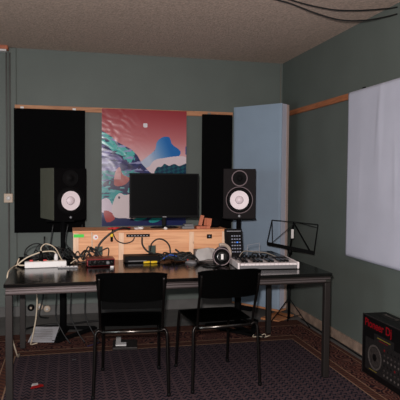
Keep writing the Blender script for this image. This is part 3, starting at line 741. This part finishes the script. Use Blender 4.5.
for i in range(20):
    x0 = 0.735+0.0115*i; y0 = 4.24+R.uniform(-.06, .05)
    pts = []
    cx, cy, rr = x0, y0, R.uniform(.04, .09)
    for k in range(10):
        a = k*0.8+i*1.7; pts.append((cx+rr*1.3*math.cos(a), min(cy+0.5*rr*math.sin(a), 4.34), TZ+.006+R.uniform(0, .045)+.018*math.sin(k)**2))
    cable('black cable in the heap on the table below the monitor', pts, 0.005, M['cable'], 'heap of black cables below the monitor')
cable('blue cable winding through the black cable heap', [(0.70, 4.19, TZ+.03), (0.75, 4.21, TZ+.055), (0.80, 4.19, TZ+.05), (0.86, 4.2, TZ+.03), (0.90, 4.22, TZ+.05)], 0.0045, M['magenta'])
cable('black stub cable sticking up left of the white package', [(0.90, 4.22, TZ+.02), (0.86, 4.24, TZ+.05), (0.81, 4.27, TZ+.09)], 0.007, M['cable'])
t = thing('computer_mouse', 'small silver mouse among cables left of the white package', 'mouse', (0.905, 4.13, TZ), math.radians(60))
bm = B(); bmesh.ops.create_uvsphere(bm, u_segments=20, v_segments=12, radius=1)
for v in bm.verts: v.co = Vector((v.co.x*0.028, v.co.y*0.048, max(v.co.z, 0)*0.026))
obj('shell', bm, M['silver'], t, smooth=True)
bm = B(); lathe(bm, [(0.004, -.002), (0.006, 0), (0.004, .002)], T(0, 0.025, 0.0235) @ RY(90), 12); obj('scroll_wheel', bm, M['red'], t)
# package with white sheet
t = thing('cardboard_package', 'grey carton with a green edge on the table before the riser', 'box', (1.045, 4.25, TZ), math.radians(-6))
bm = B(); box(bm, -0.085, 0.085, -0.05, 0.07, 0, 0.085); obj('carton', bm, M['package'], t, bevel=0.003)
bm = B(); box(bm, -0.05, 0.02, -0.03, 0.05, 0.0852, 0.0865); obj('label_sheet', bm, M['green_tape'], t)
bm = B(); g = []
for j in range(9):
    row = []
    for i in range(13):
        x = -0.105+0.21*i/12; y = -0.05+0.1*j/8
        row.append(bm.verts.new((x*(1-0.25*abs(j/4-1)), y, 0.018+0.02*math.sin(i/12*math.pi)+0.008*noise.noise(Vector((x*30, y*30, 0))))))
    g.append(row)
for j in range(8):
    for i in range(12): bm.faces.new([g[j][i], g[j][i+1], g[j+1][i+1], g[j+1][i]])
bmesh.ops.solidify(bm, geom=bm.faces[:], thickness=0.022)
o = obj('plastic_bag', bm, M['white_plastic'], smooth=True); o.location = (1.035, 4.13, TZ+.052); o.rotation_euler = (math.radians(52), 0, math.radians(5)); tag(o, 'flat white plastic bag lying in front of the grey carton', 'bag')
# wireless receiver with two antennas
t = thing('wireless_receiver', 'small black receiver with two short antennas behind the headphones', 'receiver', (1.17, 4.17, TZ), 0)
bm = B(); box(bm, 0.0, 0.10, 0.0, 0.06, 0, 0.035); obj('case', bm, M['black_plastic'], t, bevel=0.003)
for x, a in ((0.012, -8), (0.045, -3)):
    bm = B(); tube(bm, [(0, 0, 0.036), (math.sin(math.radians(a))*.1, 0, 0.125)], 0.005, 8, False); o = obj('antenna', bm, M['black_plastic'], t, smooth=True); o.location = (x, 0.03, 0)
# headphones
t = thing('headphones', 'large black headphones with silver trim and beige headband lying on the table', 'headphones', (1.105, 3.95, TZ), math.radians(6))
t.scale = (1.22, 1.22, 1.22)
def cup(x, y, z, rz, tilt):
    Mc = T(x, y, z) @ RZ(rz) @ RX(90+tilt)
    bm = B(); lathe(bm, [(0.030, -.028), (0.052, -.024), (0.056, -.008), (0.052, 0.004), (0.040, 0.010)], Mc, 28); c = obj('ear_cup', bm, M['black_matte'], t, smooth=True)
    bm = B(); lathe(bm, [(0.034, 0.0102), (0.034, 0.013), (0.026, 0.013), (0.0, 0.0125)], Mc, 28, close=False); obj('cup_plate', bm, M['black_gloss'], c, smooth=True)
    bm = B(); lathe(bm, [(0.050, 0.006), (0.0535, 0.0065), (0.0535, 0.001), (0.050, 0.001)], Mc, 28); obj('silver_ring', bm, M['ring'], c, smooth=True)
    bm = B(); box(bm, -0.006, 0.008, -0.016, 0.016, 0.0135, 0.015, Mc); obj('white_mark', bm, M['white_plastic'], c)
cup(-0.005, 0.0, 0.0575, -14, -8); cup(0.035, 0.085, 0.0575, -14, -8)
bm = B()
pts = [(0.0, 0.02, 0.03), (0.018, 0.01, 0.03)]
pts = [(0.012+0.062*math.cos(a), 0.045+0.015*math.cos(a), 0.068+0.058*math.sin(a)) for a in [math.radians(d) for d in range(-75, 106, 15)]]
tube(bm, pts, 0.0105, 10); obj('headband', bm, M['beige_pad'], t, smooth=True)
cable('black headphone cable coiled on the table before the headphones', [(1.10, 3.93, TZ+.02), (1.02, 3.90, TZ+.006), (0.96, 3.96, TZ+.006), (1.0, 4.02, TZ+.006), (1.06, 4.01, TZ+.006)], 0.005, M['cable'])
# controller standing against the box
t = thing('button_controller', 'upright black controller with rows of grey buttons beside the riser box', 'controller', (1.305, 4.30, TZ), 0, rot=(math.radians(-14), 0, math.radians(-3)))
bm = B(); box(bm, -0.074, 0.074, 0.0, 0.022, 0.0, 0.245); obj('case', bm, M['black_plastic'], t, bevel=0.004)
for j in range(6):
    for i in range(4):
        if j == 3 and i == 2: m_ = M['blue_led']
        else: m_ = M['button']
        bm = B(); box(bm, -0.020+.021*i, -0.007+.021*i, -0.0035, -0.0003, 0.05+.026*j, 0.059+.026*j); obj('button', bm, m_, t)
bm = B(); box(bm, -0.062, -0.036, -0.002, -0.0003, 0.05, 0.20); obj('touch_strip', bm, M['black_gloss'], t)
bm = B(); box(bm, -0.055, 0.062, -0.002, -0.0003, 0.222, 0.227); obj('printed_line', bm, M['logo'], t)
# midi keyboard
t = thing('midi_keyboard', 'small silver midi keyboard with white keys at the right end of the table', 'keyboard', (1.392, 3.744, TZ), math.radians(-4.2))
KW = 0.424
bm = B(); box(bm, -KW/2, KW/2, 0.0, 0.30, 0.004, 0.030); box(bm, -KW/2, KW/2, 0.152, 0.30, 0.0305, 0.050)
obj('chassis', bm, M['silver'], t, bevel=0.002)
for s in (-1, 1):
    bm = B(); x = s*(KW/2+.008); box(bm, x-.0075, x+.0075, -0.006, 0.30, 0.002, 0.052); obj('end_cheek', bm, M['key_white'], t, bevel=0.006)
nk = 15; kw = (KW-.006)/nk
for k in range(nk):
    x = -KW/2+.003+kw*k; bm = B(); box(bm, x+.0008, x+kw-.0008, -0.004, 0.150, 0.0305, 0.046); obj('white_key', bm, M['key_white'], t, bevel=0.0015)
for k in range(nk-1):
    if k % 7 in (2, 6): continue
    x = -KW/2+.003+kw*(k+1); bm = B(); box(bm, x-.0095, x+.0095, 0.040, 0.150, 0.0465, 0.060); obj('black_key', bm, M['black_gloss'], t, bevel=0.0015)
for k in range(8):
    bm = B(); lathe(bm, [(0.010, 0), (0.009, 0.016), (0, 0.017)], T(-0.165+.032*k, 0.265, 0.0502), 14); obj('knob', bm, M['black_plastic'], t, smooth=True)
for j in range(2):
    for k in range(4):
        bm = B(); box(bm, 0.095+.028*k, 0.118+.028*k, 0.150+.032*j+0.05, 0.176+.032*j+0.05, 0.0502, 0.055); obj('drum_pad', bm, M['baffle'], t, bevel=0.001)
for k in range(8):
    bm = B(); box(bm, -0.20+.033*k, -0.192+.033*k, 0.18, 0.22, 0.0502, 0.062); obj('slider', bm, M['black_plastic'], t)
for i in range(3):
    pts = [(1.24+.1*i, 4.10, TZ+.006)]
    for k in range(7): pts.append((1.28+.11*i+.05*math.cos(k*1.1+i), 4.12+.03*math.sin(k*1.1+i), TZ+.01+.02*math.sin(k*.9)**2+.006*k))
    pts.append((1.30+.12*i, 4.15, TZ+.006))
    cable('black cable coiled behind the midi keyboard', pts, 0.006, M['cable'], 'cables behind the midi keyboard')
cable('pale cable arching over the back of the midi keyboard', [(1.26, 4.08, TZ+.02), (1.31, 4.09, TZ+.085), (1.40, 4.10, TZ+.08), (1.50, 4.09, TZ+.07), (1.60, 4.10, TZ+.03)], 0.004, M['grey_cable'])
t = thing('wire_holder', 'thin pale wire frame standing behind the midi keyboard', 'holder', (1.43, 4.2, TZ), 0)
bm = B(); tube(bm, [(-0.055, 0, 0.003), (-0.05, 0, 0.12), (0.05, 0, 0.135), (0.052, 0, 0.003)], 0.0025, 6, False); obj('frame', bm, M['logo'], t)
bm = B(); tube(bm, [(-0.052, 0.0, 0.072), (0.05, 0.0, 0.078)], 0.002, 6, False); obj('crossbar', bm, M['logo'], t)

# ------------------------------------------------------------------ music stand
MX, MY = 2.008, 4.85
t = thing('music_stand', 'black folding music stand with open wire desk and tripod behind table', 'music stand', (MX, MY, 0.008))
def ms(p, dy=0.0): return (p[0]-MX, p[1]-MY+dy, p[2]-0.008)
bm = B(); tube(bm, [(0, 0, 0.08), (0, 0, 0.46)], 0.012, 10, False); obj('lower_tube', bm, M['black_plastic'], t, smooth=True)
bm = B(); tube(bm, [(0, 0, 0.461), (0, 0, 0.72)], 0.009, 10, False); obj('upper_tube', bm, M['black_plastic'], t, smooth=True)
bm = B(); lathe(bm, [(0.014, 0), (0.017, 0.01), (0.017, 0.03), (0.013, 0.04)], T(0, 0, 0.44), 12); obj('clamp_collar', bm, M['black_plastic'], t, smooth=True)
for a in (165, -25, 70):
    dx, dy = 0.20*math.cos(math.radians(a)), 0.20*math.sin(math.radians(a))
    bm = B(); bar(bm, (dx*.06, dy*.06, 0.26), (dx*.95, dy*.95, 0.012), 0.013, 0.006); bar(bm, (dx*.06, dy*.06, 0.09), (dx*.55, dy*.55, 0.122), 0.010, 0.004)
    lg = obj('leg', bm, M['black_plastic'], t)
    bm = B(); bmesh.ops.create_uvsphere(bm, u_segments=10, v_segments=6, radius=0.009, matrix=T(dx*.96, dy*.96, 0.0092)); obj('rubber_foot', bm, M['rubber'], lg, smooth=True)
TL, TM, TR_, BL, BM, BR = (1.866, 4.95, 1.009), (2.026, 4.80, 1.001), (2.181, 4.62, 0.990), (1.812, 4.93, 0.794), (1.985, 4.78, 0.752), (2.138, 4.60, 0.742)
def mx(a, b, k): return tuple(a[i]+(b[i]-a[i])*k for i in range(3))
bm = B(); bar(bm, ms(BL, -.008), ms(BR, -.008), 0.020, 0.022); bar(bm, ms((BL[0]-.01, BL[1]-.03, BL[2]-.012)), ms((BR[0]-.01, BR[1]-.03, BR[2]-.012)), 0.006, 0.010)
obj('ledge', bm, M['black_plastic'], t)
bm = B()
for a, b in ((TM, TL), (TM, TR_), (TL, BL), (TR_, BR), (TL, mx(BL, BR, .12)), (mx(TM, TR_, .30), TR_)): bar(bm, ms(a), ms(b), 0.008, 0.006)
obj('outer_wire', bm, M['black_plastic'], t)
bm = B()
bar(bm, ms(mx(TM, BM, .06), -.012), ms(mx(BL, BR, .08), -.004), 0.016, 0.005); bar(bm, ms(mx(TM, BM, .06), -.012), ms(mx(BL, BR, .92), -.004), 0.016, 0.005); bar(bm, ms(TM, .010), ms(BM, .010), 0.012, 0.005)
bar(bm, ms(mx(TM, TR_, .15), -.02), ms(mx(TR_, BR, .12), -.01), 0.010, 0.004)
obj('folding_arms', bm, M['black_plastic'], t)
bm = B(); box(bm, -0.010, 0.013, -0.003, 0.003, -0.042, 0.042, T(*ms((1.995, 4.765, 0.895)))); obj('white_tag', bm, M['white_plastic'], t)
bm = B(); lathe(bm, [(0.013, -.02), (0.018, -.012), (0.018, .02), (0.012, .026)], T(-0.01, -0.03, 0.715), 12); obj('tilt_knob', bm, M['black_plastic'], t, smooth=True)

# ------------------------------------------------------------------ controller carton at the right
t = thing('cardboard_box', 'black printed carton with red lettering standing against the right wall', 'box', (2.07, 3.612, 0.008), math.radians(-90))
# local x runs toward the camera, local y points to the wall
W, D_, H = 0.80, 0.185, 0.428
bm = B(); box(bm, 0, W, 0, D_, 0, H); c = obj('carton', bm, M['carton_black'], t, bevel=0.006)
bm = B(); box(bm, 0.03, W-.03, 0.088, 0.094, H+.0003, H+.002); obj('flap_seam', bm, M['carton_edge'], t)
bm = B(); box(bm, -0.001, 0.006, -0.001, 0.006, 0.0, H+.001); box(bm, 0.006, W, -0.001, 0.005, H-.004, H+.001); obj('scuffed_edge', bm, M['carton_edge'], t)
Mf = lambda x, z: T(x, -0.0008, z) @ RX(90)
text_obj('lettering', 'Pioneer Dj', 0.078, M['red_print'], Mf(0.03, 0.352), t, 0.0012)
text_obj('lettering', 'Pioneer Dj', 0.042, M['print_light'], T(0.06, 0.118, H+.0008), t, 0.0008)
pic = obj('printed_picture', box(B(), 0.045, 0.74, -0.0012, -0.0004, 0.045, 0.275), M['print_dark'], t)
bm = B(); box(bm, 0.16, 0.40, -0.0012, -0.0004, 0.2755, 0.325); obj('printed_screen', bm, M['print_dark'], t)
for cx in (0.17, 0.60):
    bm = B(); lathe(bm, [(0.088, 0.0), (0.088, 0.0012), (0.075, 0.0012), (0.074, 0.0)], Mf(cx, 0.155) @ T(0, 0, 0.0006), 36, close=False); obj('printed_jog_wheel', bm, M['print_light'], pic)
    bm = B(); lathe(bm, [(0.070, 0.0), (0.070, 0.0008), (0, 0.0008)], Mf(cx, 0.155) @ T(0, 0, 0.0006), 36, close=False); obj('printed_jog_wheel', bm, M['print_mid'], pic)
    bm = B(); lathe(bm, [(0.026, 0.0), (0.026, 0.0014), (0, 0.0014)], Mf(cx, 0.155) @ T(0, 0, 0.0006), 24, close=False); obj('printed_jog_wheel', bm, M['carton_black'], pic)
k = 0
for j in range(6):
    for i in range(5):
        x = 0.29+.042*i; z = 0.07+.034*j
        bm = B(); lathe(bm, [(0.009, 0.0), (0.008, 0.001), (0, 0.001)], Mf(x, z) @ T(0, 0, 0.0006), 12, close=False)
        obj('printed_control', bm, (M['print_light'], M['print_mid'], M['print_red'] if (i+j) % 5 == 0 else M['carton_black'])[(i*3+j) % 3], pic)
bm = B(); box(bm, 0.20, 0.36, -0.0022, -0.0014, 0.300, 0.306); obj('printed_line', bm, M['print_yellow'], pic)
bm = B(); box(bm, 0.22, 0.33, -0.0022, -0.0014, 0.285, 0.290); obj('printed_line', bm, M['print_red'], pic)
bm = B(); box(bm, 0.10, 0.20, -0.0022, -0.0014, 0.055, 0.060); obj('printed_line', bm, M['print_yellow'], pic)

# ------------------------------------------------------------------ on the floor
def sheet(name, pts, m, z=0.0095, sub=1, curl=0.004, th=0.001, slope=0):
    bm = B(); P = [Vector((x, y, 0)) for x, y in pts]; n = 10; g = []
    for j in range(n+1):
        row = []
        for i in range(n+1):
            a, b = i/n, j/n; p = P[0]*(1-a)*(1-b)+P[1]*a*(1-b)+P[2]*a*b+P[3]*(1-a)*b
            p.z = z+slope*b+curl*(noise.noise(p*6)+1)*0.5; row.append(bm.verts.new(p))
        g.append(row)
    for j in range(n):
        for i in range(n): bm.faces.new([g[j][i], g[j][i+1], g[j+1][i+1], g[j+1][i]])
    bmesh.ops.solidify(bm, geom=bm.faces[:], thickness=th)
    return obj(name, bm, m)
o = sheet('paper_sheet', [(-0.335, 4.74), (-0.125, 4.70), (-0.085, 4.99), (-0.292, 5.03)], M['paper'], z=0.030, curl=0.008, slope=0.05); tag(o, 'white printed paper sheet lying on the floor behind the table legs', 'paper')
for k in range(7):
    ln = sheet('printed_line', [(-0.29, 4.77+.030*k), (-0.14, 4.745+.030*k), (-0.139, 4.750+.030*k), (-0.289, 4.775+.030*k)], M['grey_cable'], z=0.040+.0048*k+.001*k, curl=0.0, slope=0.001, th=0.0004); ln.parent = o
bm = B(); P = [(-0.25, 3.76), (-0.235, 3.80), (-0.20, 3.785), (-0.165, 3.80), (-0.165, 3.775), (-0.20, 3.735), (-0.235, 3.725)]
t = thing('sweet_wrapper', 'red and white crumpled wrapper on the rug at lower left', 'wrapper', (-0.2, 3.77, 0.008))
o = sheet('red_foil', [(-0.05, -0.035), (0.035, -0.02), (0.03, 0.02), (-0.035, 0.04)], M['red'], z=0.0015, curl=0.02); o.parent = t
o = sheet('white_foil', [(-0.045, -0.01), (0.0, -0.005), (-0.005, 0.035), (-0.04, 0.035)], M['white_plastic'], z=0.010, curl=0.02); o.parent = t
o = sheet('paper_scrap', [(0.02, 4.275), (0.05, 4.272), (0.052, 4.298), (0.022, 4.30)], M['silver']); tag(o, 'tiny pale scrap on the rug below the pine riser', 'scrap')
t = thing('power_adapter', 'dark grey flat power adapter on the floor behind the left chair', 'adapter', (0.45, 4.58, 0.008), math.radians(-6))
bm = B(); box(bm, -0.10, 0.10, -0.13, 0.10, 0, 0.022); obj('case', bm, M['leg_steel'], t, bevel=0.004)
bm = B(); box(bm, -0.075, -0.035, -0.08, 0.15, 0.0222, 0.030); box(bm, -0.035, 0.01, -0.08, -0.01, 0.0222, 0.030); obj('white_label', bm, M['white_plastic'], t)
for x, z, m_, lab in ((-0.374, .086, M['black_plastic'], 'black plug in the low wall socket, leftmost of the three'), (-0.290, .090, M['cream_plastic'], 'cream round socket low on the wall, middle of the three'), (-0.218, .066, M['cream_plastic'], 'cream round socket low on the wall, rightmost of the three')):
    t = thing('floor_socket', lab, 'socket', (x, YB-.0125, z), 0, 'low sockets behind the table')
    bm = B(); lathe(bm, [(0.034, 0), (0.034, 0.014), (0.026, 0.022), (0, 0.022)], RX(90), 20); b_ = obj('cover', bm, m_, t, smooth=True)
    bm = B(); lathe(bm, [(0.012, 0.0222), (0.011, 0.034), (0, 0.035)], RX(90), 12); obj('plug_tip', bm, M['cream_plastic'] if m_ is M['black_plastic'] else M['white_plastic'], t, smooth=True)
cable('black cable running down the wall into the low sockets', [(-0.24, YB-.03, 0.80), (-0.25, YB-.04, 0.45), (-0.255, YB-.05, 0.20), (-0.29, 5.70, 0.02), (-0.2, 5.62, 0.012)], 0.008, M['cable'])
cable('black cable lying along the bare floor behind the paper sheet', [(-0.42, 5.10, 0.016), (-0.36, 5.28, 0.010), (-0.2, 5.36, 0.010), (-0.02, 5.34, 0.010), (0.3, 5.42, 0.010), (0.8, 5.36, 0.010)], 0.010, M['cable'])
cable('black cable lying along the floor by the right wall', [(2.25, 5.1, 0.008), (2.235, 4.7, 0.008), (2.245, 4.3, 0.008), (2.235, 3.95, 0.008), (2.24, 3.75, 0.008)], 0.007, M['cable'])
bm = B(); box(bm, -0.16, 0.16, -0.10, 0.10, 0, 0.018); o = obj('wooden_board', bm, M['parquet'], bevel=0.002); o.location = (2.04, 5.22, 0.0); o.rotation_euler = (0, 0, math.radians(40)); tag(o, 'loose orange brown board on the floor under the blue panel', 'board')
for i in range(2):
    pts = [(1.60+.05*math.cos(k*1.2+i*2)+.008*k, 4.56+.04*math.sin(k*1.2+i*2), 0.014+.02*abs(math.sin(k*1.7+i))) for k in range(10)]
    cable('pale thin cable bunched on the rug below the table right end', pts, 0.004, M['white_cable' if i else 'cable'] , 'bunched cables under the table') if i else cable('black thin cable bunched on the rug below the table right end', pts, 0.005, M['cable'])
bm = B(); g = [(0.02, -.12), (0.14, 0.0), (0.02, .10), (-.14, .06), (-.13, -.05)]
o = sheet('blue_pen', [(0.145, 4.60), (0.24, 4.68), (0.235, 4.69), (0.14, 4.61)], M['magenta'], z=0.010, th=0.008); o.name = 'pen'; tag(o, 'dark blue pen on the rug right of the left stand base', 'pen')
